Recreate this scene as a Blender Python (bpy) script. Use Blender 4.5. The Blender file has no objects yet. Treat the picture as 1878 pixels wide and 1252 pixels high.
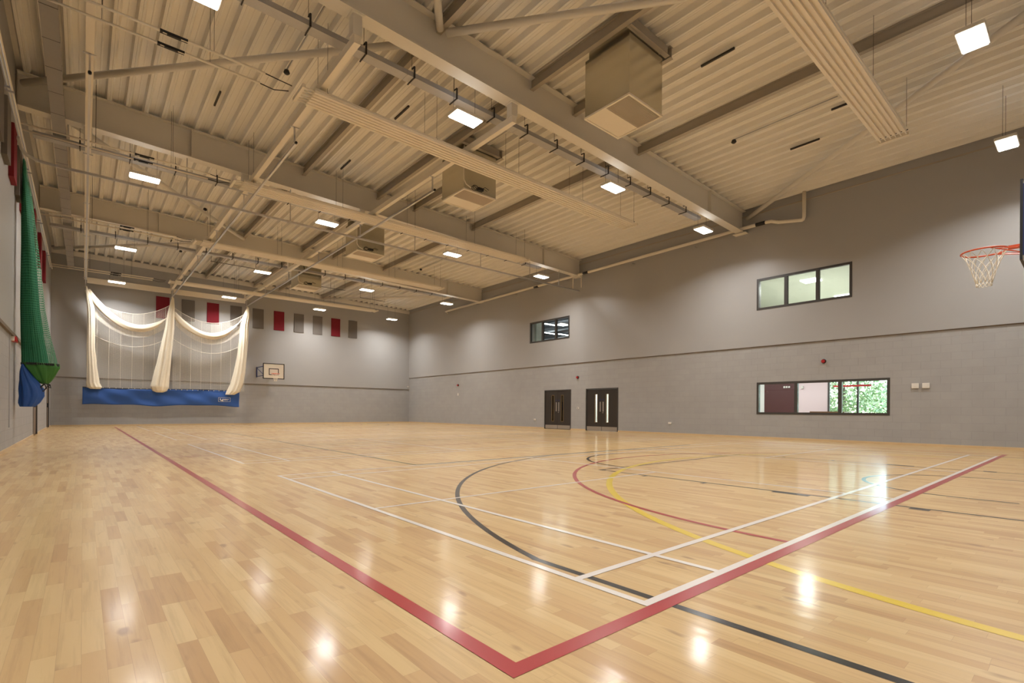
import bpy, bmesh, math, random
from mathutils import Vector, Matrix
random.seed(7)
PI = math.pi
scn = bpy.context.scene
col = scn.collection

# ------------------------------------------------------------------ camera
CH = 0.947
YAW, ROLL, FPX = 0.7085, 0.007, 917.9
F = Vector((math.sin(YAW), math.cos(YAW), 0)); R = Vector((math.cos(YAW), -math.sin(YAW), 0)); U = Vector((0, 0, 1))
R2 = R*math.cos(ROLL) + U*math.sin(ROLL); U2 = U*math.cos(ROLL) - R*math.sin(ROLL)
cd = bpy.data.cameras.new('camera'); cam = bpy.data.objects.new('camera', cd); col.objects.link(cam)
cd.sensor_fit = 'HORIZONTAL'; cd.sensor_width = 36.0; cd.lens = 36.0*FPX/1878.0
cd.shift_y = 126.75/1878.0; cd.clip_start = 0.05; cd.clip_end = 300
m = Matrix.Identity(4)
for i in range(3):
    m[i][0] = R2[i]; m[i][1] = U2[i]; m[i][2] = -F[i]
m[0][3] = 0; m[1][3] = 0; m[2][3] = CH
cam.matrix_world = m
scn.camera = cam

# ------------------------------------------------------------------ world, exposure
w = bpy.data.worlds.new('world'); scn.world = w; w.use_nodes = True
nt = w.node_tree; bg = nt.nodes['Background']
sky = nt.nodes.new('ShaderNodeTexSky'); sky.sky_type = 'NISHITA'; sky.sun_disc = False
sky.sun_elevation = math.radians(48); sky.sun_rotation = math.radians(200)
nt.links.new(sky.outputs[0], bg.inputs[0]); bg.inputs[1].default_value = 2.3
scn.view_settings.view_transform = 'Standard'; scn.view_settings.look = 'None'
scn.view_settings.exposure = 0.06; scn.view_settings.gamma = 1.0; scn.view_settings.use_curve_mapping = False

LAMP_W = 147.0            # power of one high bay panel
CEIL_FILL_W = 1.8  # power of the upward fill added to each lamp
LAMP_SPREAD = math.radians(150)
LAMP_COL = (1.0, 0.98, 0.96)

# ------------------------------------------------------------------ room numbers (metres)
XL, XR, YB, YF = -1.25, 18.8, 34.0, -0.6
def zt(x): return 8.94 - 0.0245*(x + 1.25)      # underside of roof deck = top of beams

# ------------------------------------------------------------------ mesh helpers
class MB:
    def __init__(s): s.v = []; s.f = []; s.mi = []
    def quad(s, a, b, c, d, mi=0):
        n = len(s.v); s.v += [tuple(a), tuple(b), tuple(c), tuple(d)]; s.f.append((n, n+1, n+2, n+3)); s.mi.append(mi)
    def box(s, x0, x1, y0, y1, z0, z1, mi=0):
        n = len(s.v)
        s.v += [(x0,y0,z0),(x1,y0,z0),(x1,y1,z0),(x0,y1,z0),(x0,y0,z1),(x1,y0,z1),(x1,y1,z1),(x0,y1,z1)]
        for q in ((0,3,2,1),(4,5,6,7),(0,1,5,4),(1,2,6,5),(2,3,7,6),(3,0,4,7)):
            s.f.append(tuple(n+i for i in q)); s.mi.append(mi)
        return s
    def hexa(s, p, mi=0):       # 8 points: bottom ring then top ring
        n = len(s.v); s.v += [tuple(q) for q in p]
        for q in ((0,3,2,1),(4,5,6,7),(0,1,5,4),(1,2,6,5),(2,3,7,6),(3,0,4,7)):
            s.f.append(tuple(n+i for i in q)); s.mi.append(mi)
        return s
    def bar(s, a, b, w, h, mi=0, up=(0,0,1)):    # rectangular bar between two points
        a = Vector(a); b = Vector(b); d = (b-a).normalized(); u = Vector(up)
        r = d.cross(u)
        if r.length < 1e-4: r = d.cross(Vector((0,1,0)))
        r.normalize(); u = r.cross(d).normalized()
        P = []
        for c in (a, b):
            for (i, j) in ((-1,-1),(1,-1),(1,1),(-1,1)): P.append(c + r*(i*w/2) + u*(j*h/2))
        s.hexa(P, mi); return s
    def tube(s, pts, r, n=10, mi=0, cap=True):
        pts = [Vector(p) for p in pts]; rings = []
        prev = None
        for i, p in enumerate(pts):
            if i == 0: d = pts[1]-pts[0]
            elif i == len(pts)-1: d = pts[-1]-pts[-2]
            else: d = (pts[i+1]-p).normalized() + (p-pts[i-1]).normalized()
            d.normalize()
            if prev is None:
                u = Vector((0,0,1)) if abs(d.z) < .9 else Vector((1,0,0))
            else: u = prev
            u = (u - d*u.dot(d)).normalized(); prev = u; v = d.cross(u)
            rr = r[i] if isinstance(r, (list, tuple)) else r
            rings.append([p + u*(rr*math.cos(2*PI*k/n)) + v*(rr*math.sin(2*PI*k/n)) for k in range(n)])
        s.loft(rings, mi, cap); return s
    def loft(s, rings, mi=0, cap=True, closed=True):
        n0 = len(s.v); n = len(rings[0])
        for r_ in rings: s.v += [tuple(q) for q in r_]
        for i in range(len(rings)-1):
            for k in range(n if closed else n-1):
                a = n0+i*n+k; b = n0+i*n+(k+1) % n
                s.f.append((a, b, b+n, a+n)); s.mi.append(mi)
        if cap and closed:
            s.f.append(tuple(n0+k for k in reversed(range(n)))); s.mi.append(mi)
            s.f.append(tuple(n0+(len(rings)-1)*n+k for k in range(n))); s.mi.append(mi)
        return s
    def disc(s, c, ax, r, t, n=20, mi=0):
        c = Vector(c); ax = Vector(ax).normalized(); s.tube([c, c+ax*t], r, n, mi); return s
    def build(s, name, mats, parent=None, smooth=False, bevel=0):
        me = bpy.data.meshes.new(name); me.from_pydata(s.v, [], s.f)
        if not isinstance(mats, (list, tuple)): mats = [mats]
        for mm in mats: me.materials.append(mm)
        if len(mats) > 1: me.polygons.foreach_set('material_index', s.mi)
        bm = bmesh.new(); bm.from_mesh(me); bmesh.ops.recalc_face_normals(bm, faces=bm.faces[:]); bm.to_mesh(me); bm.free()
        if smooth: me.polygons.foreach_set('use_smooth', [True]*len(me.polygons))
        me.update()
        o = bpy.data.objects.new(name, me); col.objects.link(o)
        if parent:
            o.parent = parent
            o.matrix_parent_inverse = Matrix.Translation(parent.location).inverted() if parent.location.length else Matrix.Identity(4)
        if bevel:
            b = o.modifiers.new('bevel', 'BEVEL'); b.width = bevel; b.segments = 2; b.limit_method = 'ANGLE'
        return o

def tag(o, label, cat, group=None, kind=None):
    if label: o['label'] = label
    if cat: o['category'] = cat
    if group: o['group'] = group
    if kind: o['kind'] = kind
    return o
def thing(name, loc, label, cat, group=None):
    o = bpy.data.objects.new(name, None); o.empty_display_size = .1; o.location = loc; col.objects.link(o)
    return tag(o, label, cat, group)
def struct(o, label=None):
    o['kind'] = 'structure'
    if label: o['label'] = label
    return o
def copy_tree(o, loc, label):
    c = o.copy(); col.objects.link(c); c.location = loc; c['label'] = label
    for ch in o.children:
        if ch.name.startswith(('suspension_wire', 'lamp_light', 'ceiling_fill')): continue     # length differs under the sloping roof: made anew
        d = ch.copy(); col.objects.link(d); d.parent = c
        for g in ch.children:
            e = g.copy(); col.objects.link(e); e.parent = d
    return c

# ------------------------------------------------------------------ materials
def srgb(r, g, b):
    f = lambda c: ((c/255+0.055)/1.055)**2.4 if c/255 > 0.04045 else c/255/12.92
    return (f(r), f(g), f(b), 1)
def mat(name, c, rough=0.6, metal=0.0, spec=0.5, emit=None, estr=0, coat=0, noise=0.0, nscale=3.0, bump=0.0, bscale=40.0):
    M = bpy.data.materials.new(name); M.use_nodes = True; N = M.node_tree.nodes; L = M.node_tree.links
    b = N['Principled BSDF']; b.inputs['Base Color'].default_value = c; b.inputs['Roughness'].default_value = rough
    b.inputs['Metallic'].default_value = metal; b.inputs['Specular IOR Level'].default_value = spec
    b.inputs['Coat Weight'].default_value = coat
    if emit: b.inputs['Emission Color'].default_value = emit; b.inputs['Emission Strength'].default_value = estr
    tc = N.new('ShaderNodeTexCoord')
    if noise:
        t = N.new('ShaderNodeTexNoise'); t.inputs['Scale'].default_value = nscale; t.inputs['Detail'].default_value = 5
        L.new(tc.outputs['Object'], t.inputs['Vector'])
        mx = N.new('ShaderNodeMix'); mx.data_type = 'RGBA'
        mx.inputs['A'].default_value = tuple(x*(1-noise) for x in c[:3])+(1,); mx.inputs['B'].default_value = tuple(min(1, x*(1+noise)) for x in c[:3])+(1,)
        L.new(t.outputs['Fac'], mx.inputs['Factor']); L.new(mx.outputs['Result'], b.inputs['Base Color'])
    if bump:
        t2 = N.new('ShaderNodeTexNoise'); t2.inputs['Scale'].default_value = bscale; t2.inputs['Detail'].default_value = 3
        L.new(tc.outputs['Object'], t2.inputs['Vector'])
        bp = N.new('ShaderNodeBump'); bp.inputs['Strength'].default_value = bump; bp.inputs['Distance'].default_value = .01
        L.new(t2.outputs['Fac'], bp.inputs['Height']); L.new(bp.outputs['Normal'], b.inputs['Normal'])
    return M

class NG:
    """tiny node builder"""
    def __init__(s, M): s.t = M.node_tree; s.N = s.t.nodes; s.L = s.t.links
    def math(s, op, a, b=None, c=None):
        n = s.N.new('ShaderNodeMath'); n.operation = op
        for i, v in enumerate((a, b, c)):
            if v is None: continue
            if isinstance(v, (int, float)): n.inputs[i].default_value = v
            else: s.L.new(v, n.inputs[i])
        return n.outputs[0]
    def mix(s, f, a, b, blend='MIX'):
        n = s.N.new('ShaderNodeMix'); n.data_type = 'RGBA'; n.blend_type = blend
        for k, v in (('Factor', f), ('A', a), ('B', b)):
            if isinstance(v, (int, float, tuple)): n.inputs[k].default_value = v
            else: s.L.new(v, n.inputs[k])
        return n.outputs['Result']
    def comb(s, x, y, z=0):
        n = s.N.new('ShaderNodeCombineXYZ')
        for i, v in enumerate((x, y, z)):
            if isinstance(v, (int, float)): n.inputs[i].default_value = v
            else: s.L.new(v, n.inputs[i])
        return n.outputs[0]
    def noise(s, vec, scale, detail=3, rough=.5):
        n = s.N.new('ShaderNodeTexNoise'); n.inputs['Scale'].default_value = scale; n.inputs['Detail'].default_value = detail
        n.inputs['Roughness'].default_value = rough; s.L.new(vec, n.inputs['Vector']); return n.outputs['Fac']
    def white(s, vec):
        n = s.N.new('ShaderNodeTexWhiteNoise'); n.noise_dimensions = '3D'; s.L.new(vec, n.inputs['Vector']); return n.outputs['Value']
    def ramp(s, f, stops):
        n = s.N.new('ShaderNodeValToRGB'); s.L.new(f, n.inputs[0])
        e = n.color_ramp.elements
        e[0].position, e[0].color = stops[0]; e[1].position, e[1].color = stops[-1]
        for p, c in stops[1:-1]:
            k = e.new(p); k.color = c
        return n.outputs[0]
    def xyz(s):
        tc = s.N.new('ShaderNodeTexCoord'); sp = s.N.new('ShaderNodeSeparateXYZ'); s.L.new(tc.outputs['Object'], sp.inputs[0])
        return sp.outputs[0], sp.outputs[1], sp.outputs[2]

def wood_floor():
    M = bpy.data.materials.new('varnished_beech_floor'); M.use_nodes = True; g = NG(M); b = g.N['Principled BSDF']
    x, y, z = g.xyz()
    PW, PL = 0.0725, 0.52
    row = g.math('FLOOR', g.math('DIVIDE', x, PW)); fx = g.math('FRACT', g.math('DIVIDE', x, PW))
    sh = g.math('MULTIPLY', g.white(g.comb(row, 3.3, 1.7)), PL*7)
    ys = g.math('DIVIDE', g.math('ADD', y, sh), PL); coln = g.math('FLOOR', ys); fy = g.math('FRACT', ys)
    rnd = g.white(g.comb(row, coln, 5.1)); rnd2 = g.white(g.comb(row, coln, 9.4))
    base = g.ramp(rnd, [(0, srgb(184, 145, 94)), (.14, srgb(195, 158, 106)), (.55, srgb(202, 168, 114)), (1, srgb(209, 178, 125))])
    gv = g.comb(g.math('MULTIPLY', x, 38), g.math('MULTIPLY', y, 1.6), g.math('MULTIPLY', rnd2, 40))
    grain = g.noise(gv, 1.0, 6, .62)
    gr = g.ramp(grain, [(.3, (.80, .77, .72, 1)), (.52, (1, 1, 1, 1)), (.75, (1.0, 1.0, 1.0, 1))])
    c1 = g.mix(0.85, base, gr, 'MULTIPLY')
    bl = g.noise(g.comb(g.math('MULTIPLY', x, 5), g.math('MULTIPLY', y, 1.1), rnd2), 1.0, 3, .5)
    c2 = g.mix(0.7, c1, g.ramp(bl, [(.3, (.90, .87, .82, 1)), (.6, (1, 1, 1, 1))]), 'MULTIPLY')
    kn = g.noise(g.comb(g.math('MULTIPLY', x, 9), g.math('MULTIPLY', y, 3.2), g.math('MULTIPLY', rnd, 9)), 1.0, 2, .5)
    c3 = g.mix(g.ramp(kn, [(.68, (0, 0, 0, 1)), (.77, (.6, .55, .55, 1))]), c2, srgb(120, 84, 50))
    ex = g.math('LESS_THAN', g.math('ABSOLUTE', g.math('SUBTRACT', fx, .5)), .4925)
    ey = g.math('LESS_THAN', g.math('ABSOLUTE', g.math('SUBTRACT', fy, .5)), .4988)
    seam = g.math('SUBTRACT', 1.0, g.math('MULTIPLY', ex, ey))
    c4 = g.mix(g.math('MULTIPLY', seam, .38), c3, srgb(118, 84, 50))
    g.L.new(c4, b.inputs['Base Color'])
    ro = g.math('ADD', 0.36, g.math('MULTIPLY', grain, .10)); g.L.new(ro, b.inputs['Roughness'])
    b.inputs['Specular IOR Level'].default_value = .45
    b.inputs['Coat Weight'].default_value = .42; b.inputs['Coat Roughness'].default_value = .135
    # very slight unevenness from board to board
    wv = g.noise(g.comb(g.math('MULTIPLY', x, 7), g.math('MULTIPLY', y, .9), 0), 1.0, 2, .5)
    bp = g.N.new('ShaderNodeBump'); bp.inputs['Strength'].default_value = .16; bp.inputs['Distance'].default_value = .01
    g.L.new(g.math('ADD', wv, g.math('MULTIPLY', rnd, .25)), bp.inputs['Height']); g.L.new(bp.outputs[0], b.inputs['Coat Normal'])
    return M

def line_paint(name, c):
    M = mat(name, c, .3, spec=.45, coat=.55); M.node_tree.nodes['Principled BSDF'].inputs['Coat Roughness'].default_value = .13
    return M

def block_wall(name, c, along):          # painted fair faced blockwork
    M = bpy.data.materials.new(name); M.use_nodes = True; g = NG(M); b = g.N['Principled BSDF']
    x, y, z = g.xyz(); s = y if along == 'y' else x
    n = g.N.new('ShaderNodeTexBrick'); n.inputs['Scale'].default_value = 1; n.inputs['Brick Width'].default_value = .45
    n.inputs['Row Height'].default_value = .225; n.inputs['Mortar Size'].default_value = .006; n.inputs['Mortar Smooth'].default_value = .4
    n.inputs['Color1'].default_value = (1, 1, 1, 1); n.inputs['Color2'].default_value = (.93, .93, .93, 1); n.inputs['Mortar'].default_value = (.80, .80, .80, 1)
    g.L.new(g.comb(s, z), n.inputs['Vector'])
    fine = g.noise(g.comb(x, y, z), 2.0, 5, .6)
    c1 = g.mix(.6, c, n.outputs['Color'], 'MULTIPLY')
    c2 = g.mix(.8, c1, g.ramp(fine, [(.3, (.94, .94, .94, 1)), (.7, (1.03, 1.03, 1.03, 1))]), 'MULTIPLY')
    g.L.new(c2, b.inputs['Base Color']); b.inputs['Roughness'].default_value = .55; b.inputs['Specular IOR Level'].default_value = .35
    f2 = g.noise(g.comb(x, y, z), 60, 3, .6)
    h = g.math('ADD', g.math('MULTIPLY', n.outputs['Fac'], -1.0), g.math('MULTIPLY', f2, .35))
    bp = g.N.new('ShaderNodeBump'); bp.inputs['Strength'].default_value = .5; bp.inputs['Distance'].default_value = .006
    g.L.new(h, bp.inputs['Height']); g.L.new(bp.outputs[0], b.inputs['Normal'])
    return M

def net_mat(name, c, cell, wire, glow=0.25, rough=.8):
    """open knotted netting: real cut-outs between the cords"""
    M = bpy.data.materials.new(name); M.use_nodes = True; g = NG(M); b = g.N['Principled BSDF']
    uv = g.N.new('ShaderNodeUVMap'); sp = g.N.new('ShaderNodeSeparateXYZ'); g.L.new(uv.outputs[0], sp.inputs[0])
    a = g.math('ABSOLUTE', g.math('SUBTRACT', g.math('FRACT', g.math('DIVIDE', sp.outputs[0], cell)), .5))
    d = g.math('ABSOLUTE', g.math('SUBTRACT', g.math('FRACT', g.math('DIVIDE', sp.outputs[1], cell)), .5))
    k = .5 - wire/cell/2
    m_ = g.math('MAXIMUM', g.math('GREATER_THAN', a, k), g.math('GREATER_THAN', d, k))
    b.inputs['Base Color'].default_value = c; b.inputs['Roughness'].default_value = rough
    g.L.new(m_, b.inputs['Alpha'])
    return M

M_floor = wood_floor()
M_red = line_paint('red_court_paint', srgb(168, 42, 48)); M_white = line_paint('white_court_paint', srgb(226, 218, 210))
M_black = line_paint('black_court_paint', srgb(26, 21, 19)); M_yellow = line_paint('yellow_court_paint', srgb(222, 190, 52))
M_green = line_paint('green_court_paint', srgb(58, 78, 44))
WALLC = srgb(163, 161, 158)
M_blk_y = block_wall('grey_painted_blockwork_side', WALLC, 'y'); M_blk_x = block_wall('grey_painted_blockwork_end', WALLC, 'x')
M_plaster = mat('grey_satin_wall_paint', WALLC, .38, spec=.4, noise=.03, nscale=1.2, bump=.12, bscale=9)
M_ledge = mat('brown_ledge_paint', srgb(112, 94, 76), .5)
M_skirt = mat('beech_skirting', srgb(204, 176, 134), .35, noise=.08, nscale=4)
M_deck = mat('off_white_steel_deck', srgb(228, 223, 213), .42, spec=.4, noise=.04, nscale=2)
M_lightblock = mat('light_block_slab', srgb(60, 55, 48), .9)
M_beam = mat('cream_beam_paint', srgb(216, 210, 198), .45, noise=.025, nscale=1.5)
M_joist = mat('taupe_joist_paint', srgb(166, 156, 140), .5, noise=.03)
M_cream = mat('cream_powder_coat', srgb(228, 219, 202), .38, noise=.015)
M_galv = mat('galvanised_steel', srgb(176, 174, 172), .38, metal=.25, noise=.05, nscale=8)
M_duct = mat('grey_fire_board', srgb(160, 156, 152), .6, noise=.05, nscale=6)
M_alu = mat('bright_aluminium', srgb(205, 205, 208), .28, metal=.9)
M_stain = mat('brushed_stainless', srgb(204, 200, 184), .20, metal=.9, noise=.06, nscale=1.5)
M_wire = mat('dark_wire', srgb(52, 48, 44), .6)
M_dark = mat('black_plastic', srgb(28, 26, 25), .5)
M_frame = mat('anthracite_frame', srgb(62, 58, 54), .45)
M_door = mat('dark_brown_laminate', srgb(48, 42, 38), .35, noise=.04)
M_steel = mat('satin_steel', srgb(178, 172, 165), .3, metal=.8)
M_acr = mat('red_acoustic_fabric', srgb(120, 24, 36), .95, noise=.06, nscale=30, bump=.3, bscale=200)
M_acg = mat('grey_acoustic_fabric', srgb(108, 102, 96), .95, noise=.06, nscale=30, bump=.3, bscale=200)
M_lamp = mat('lamp_diffuser', (1, 1, 1, 1), .4, emit=(1, .95, .88, 1), estr=14)
M_white_p = mat('white_plastic', srgb(220, 215, 205), .4)
M_redp = mat('red_plastic', srgb(165, 28, 30), .35)
M_orange = mat('orange_enamel', srgb(206, 82, 40), .35)
M_blueen = mat('navy_enamel', srgb(30, 42, 92), .4)
M_grille = mat('beige_grille', srgb(200, 186, 168), .5)
M_bead = mat('brass_beading', srgb(150, 120, 70), .4)
M_board = mat('white_board', srgb(232, 226, 212), .4)
M_cord = mat('white_cord', srgb(236, 230, 215), .8)
M_canvas = mat('blue_canvas', srgb(38, 84, 158), .6, noise=.05, nscale=3)
M_gcanvas = mat('green_canvas', srgb(52, 112, 42), .6, noise=.06, nscale=5)
M_cloth = mat('cream_gathered_netting', srgb(236, 226, 204), .85, noise=.10, nscale=22, bump=.6, bscale=60)
M_net = net_mat('white_netting', srgb(232, 226, 212), .05, .0055)
M_gnet = net_mat('green_netting', srgb(60, 140, 100), .045, .010)
M_gbulk = mat('gathered_green_netting', srgb(16, 92, 62), .75, noise=.35, nscale=26, bump=1.0, bscale=45)
def glass():
    M = bpy.data.materials.new('window_glass'); M.use_nodes = True; g = NG(M); g.N.remove(g.N['Principled BSDF'])
    out = g.N['Material Output']; tr = g.N.new('ShaderNodeBsdfTransparent'); tr.inputs[0].default_value = (.94, .97, .95, 1)
    gl = g.N.new('ShaderNodeBsdfGlossy'); gl.inputs['Roughness'].default_value = .01; lw = g.N.new('ShaderNodeLayerWeight'); fr = g.math('ADD', .035, g.math('MULTIPLY', g.math('POWER', lw.outputs['Facing'], 5.0), .5))
    mx = g.N.new('ShaderNodeMixShader'); g.L.new(fr, mx.inputs[0]); g.L.new(tr.outputs[0], mx.inputs[1]); g.L.new(gl.outputs[0], mx.inputs[2])
    g.L.new(mx.outputs[0], out.inputs[0]); return M
M_glass = glass()

def area(name, loc, sx, sy, power, colr=(1, 1, 1), rot=(0, 0, 0), spread=PI, parent=None):
    d = bpy.data.lights.new(name, 'AREA'); d.shape = 'RECTANGLE'; d.size = sx; d.size_y = sy; d.energy = power; d.color = colr; d.spread = spread
    o = bpy.data.objects.new(name, d); o.rotation_euler = rot; col.objects.link(o)
    if parent: o.parent = parent; o.location = loc
    else: o.location = loc
    return o

# ================================================================== SETTING
# floor, with its painted court lines as parts
fl = MB().box(XL-.1, XR+.1, YF-.1, YB+.1, -.12, 0).build('floor', M_floor)
struct(fl, 'pale varnished wooden board floor of the sports hall')
ZS = [0]
def strip(b, p, q, wd, z):          # straight painted line between centre points
    ZS[0] = (ZS[0]+1) % 12; z = z+ZS[0]*.00002
    p = Vector((p[0], p[1], 0)); q = Vector((q[0], q[1], 0)); d = (q-p).normalized(); n = Vector((-d.y, d.x, 0))*wd/2
    a = [p-d*wd/2-n, q+d*wd/2-n, q+d*wd/2+n, p-d*wd/2+n]
    b.quad(*[(v.x, v.y, z) for v in a])
def arc(b, c, r, a0, a1, wd, z, n=90):
    for i in range(n):
        t0 = a0+(a1-a0)*i/n; t1 = a0+(a1-a0)*(i+1)/n
        P = [(c[0]+rr*math.cos(t), c[1]+rr*math.sin(t), z) for rr, t in ((r-wd/2, t0), (r+wd/2, t0), (r+wd/2, t1), (r-wd/2, t1))]
        b.quad(*P)
CX = 8.8
# black basketball markings
b = MB(); z = .0008
for yb, sg in ((.9, 1), (32.4, -1)):
    th = math.acos(6.6/6.75)
    strip(b, (CX-6.6, yb-sg*1.5), (CX-6.6, yb+sg*6.75*math.sin(th)), .05, z)
    strip(b, (CX+6.6, yb-sg*1.5), (CX+6.6, yb+sg*6.75*math.sin(th)), .05, z)
    arc(b, (CX, yb), 6.75, sg*th, sg*(PI-th), .05, z)
    fy = yb+sg*4.31
    strip(b, (CX-2.45, fy), (CX+2.45, fy), .05, z)
    for s in (-1, 1):
        strip(b, (CX+s*2.45, fy), (CX+s*2.45, yb-sg*1.5), .05, z)
        for dy, ln in ((3.42, .05), (2.5, .05), (1.42, .40), (.28, .06)):
            yy = yb+sg*dy; b.box(min(CX+s*2.45, CX+s*2.57), max(CX+s*2.45, CX+s*2.57), yy-ln/2-(.1 if dy < .3 else 0), yy+ln/2, 0, z)
    arc(b, (CX, fy), 1.8, 0, sg*PI, .05, z)
    arc(b, (CX, yb+.03), 1.27, 0, sg*PI, .05, z)
    for s in (-1, 1): strip(b, (CX+s*1.27, yb), (CX+s*1.27, yb-sg*.35), .05, z)
b.build('basketball_markings', M_black, fl)['label'] = 'black basketball court lines'
b = MB(); z = .0011          # yellow goal area arcs
arc(b, (9.03, -.58), 6.06, .19, PI-.12, .08, z); arc(b, (8.8, 34.1), 6.06, PI+.19, 2*PI-.19, .08, z)
b.build('goal_area_arcs', M_yellow, fl)['label'] = 'yellow goal area arc'
b = MB(); z = .0014          # dark green volleyball court
for p, q in (((4.36, 7.62), (4.36, 25.7)), ((13.3, 7.62), (13.3, 25.7)), ((4.36, 7.62), (13.3, 7.62)), ((4.36, 25.7), (13.3, 25.7)), ((4.36, 16.66), (13.3, 16.66)), ((4.36, 13.66), (13.3, 13.66)), ((4.36, 19.66), (13.3, 19.66))):
    strip(b, p, q, .05, z)
b.build('volleyball_markings', M_green, fl)['label'] = 'dark green volleyball court lines'
b = MB(); z = .0017          # red netball court
RX0, RX1, RY0, RY1 = 1.2, 16.24, 1.375, 31.9
for p, q in (((RX0, RY0), (RX0, RY1)), ((RX1, RY0), (RX1, RY1)), ((RX0, RY0), (RX1, RY0)), ((RX0, RY1), (RX1, RY1))): strip(b, p, q, .078, z)
for yy in (11.6, 21.7): strip(b, (RX0+.04, yy), (RX1-.04, yy), .05, z)
arc(b, (8.8, 1.4), 4.88, 0, PI, .055, z-.0001); arc(b, (8.8, 31.9), 4.88, PI, 2*PI, .055, z-.0001)
b.build('netball_markings', M_red, fl)['label'] = 'red netball court lines'
b = MB(); z = .0020          # four badminton courts
for k in range(4):
    y0 = 1.44+8.13*k; x0 = 2.11; x1 = x0+13.4; y1 = y0+6.1
    for yy in (y0, y0+.46, y1-.46, y1): strip(b, (x0, yy), (x1, yy), .05, z)
    for xx in (x0, x0+.76, x0+4.72, x0+8.68, x1-.76, x1): strip(b, (xx, y0), (xx, y1), .048, z)
    strip(b, (x0, y0+3.05), (x0+4.72, y0+3.05), .04, z); strip(b, (x0+8.68, y0+3.05), (x1, y0+3.05), .04, z)
b.build('badminton_markings', M_white, fl)['label'] = 'white badminton court lines'

def wall_x(b, x0, x1, y0, y1, z0, z1, holes, mi):     # wall slab normal to X with rectangular holes (ya,yb,za,zb)
    ys = sorted({y0, y1} | {h for H in holes for h in H[:2]}); zs = sorted({z0, z1} | {h for H in holes for h in H[2:]})
    for i in range(len(ys)-1):
        for j in range(len(zs)-1):
            ym, zm = (ys[i]+ys[i+1])/2, (zs[j]+zs[j+1])/2
            if any(h[0] < ym < h[1] and h[2] < zm < h[3] for h in holes): continue
            b.box(x0, x1, ys[i], ys[i+1], zs[j], zs[j+1], mi)
W1 = (17.43, 20.40, 4.66, 5.80); W2 = (5.12, 8.12, 4.68, 5.82); W3 = (4.12, 8.12, .88, 2.04)
D1 = (17.34, 19.26, 0, 2.05); D2 = (14.39, 16.35, 0, 2.05)
ZLR = 3.36; ZLB = 2.50; ZLL = 2.60
b = MB()
wall_x(b, XR, XR+.3, YF, YB+.3, -.1, ZLR, [W3, D1, D2], 0)
wall_x(b, XR-.05, XR+.3, YF, YB+.3, ZLR, 9.2, [W1, W2], 1)
struct(b.build('wall_right', [M_blk_y, M_plaster]))
b = MB()
wall_x(b, XL-.3, XL, YF, YB+.3, -.1, ZLL, [(22.70, 24.66, 0, 2.06), (30.75, 32.6, 0, 2.06)], 0)
wall_x(b, XL-.3, XL, YF, YB+.3, ZLL, 9.3, [], 1)
struct(b.build('wall_left', [M_blk_y, M_plaster]))
b = MB().box(XL-.3, XR+.3, YB, YB+.3, -.1, ZLB, 0).box(XL-.3, XR+.3, YB-.05, YB+.3, ZLB, 9.3, 1)
struct(b.build('wall_back', [M_blk_x, M_plaster]))
b = MB().box(XL-.3, XR+.3, YF-.3, YF, -.1, ZLB, 0).box(XL-.3, XR+.3, YF-.3, YF+.02, ZLB, 9.3, 1)
struct(b.build('wall_front', [M_blk_x, M_plaster]))
# ledges where the two wall finishes meet
struct(MB().box(XR-.035, XR, YF, YB, ZLR-.018, ZLR).build('trim_1', M_ledge))
struct(MB().box(XL, XR, YB-.035, YB, ZLB-.018, ZLB).build('trim_2', M_ledge))
struct(MB().box(XL, XL+.05, YF, YB-.04, ZLL-.035, ZLL+.035).build('trim_3', M_ledge))
# beech skirting
def skirt_y(name, x0, x1, gaps):
    b = MB(); e = [YF]+[v for g_ in gaps for v in g_]+[YB]
    for i in range(0, len(e), 2): b.box(x0, x1, e[i], e[i+1], 0, .065)
    struct(b.build(name, M_skirt))
skirt_y('baseboard_right', XR-.02, XR, [D2[:2], D1[:2]]); skirt_y('baseboard_left', XL, XL+.02, [(22.70, 24.66), (30.75, 32.6)])
struct(MB().box(XL+.02, XR-.02, YB-.02, YB, 0, .065).build('baseboard_back', M_skirt))
# cream ledger angle carrying the deck on the end wall, dark channel on the side wall
b = MB(); b.hexa([(XL, YB-.12, zt(XL)-.26), (XR, YB-.12, zt(XR)-.26), (XR, YB-.025, zt(XR)-.26), (XL, YB-.025, zt(XL)-.26), (XL, YB-.12, zt(XL)-.01), (XR, YB-.12, zt(XR)-.01), (XR, YB-.025, zt(XR)-.01), (XL, YB-.025, zt(XL)-.01)])
struct(b.build('trim_4', M_beam))
struct(MB().box(XR-.075, XR-.02, YF, YB-.13, zt(XR)-.24, zt(XR)-.20).build('trim_5', M_joist))

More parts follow.
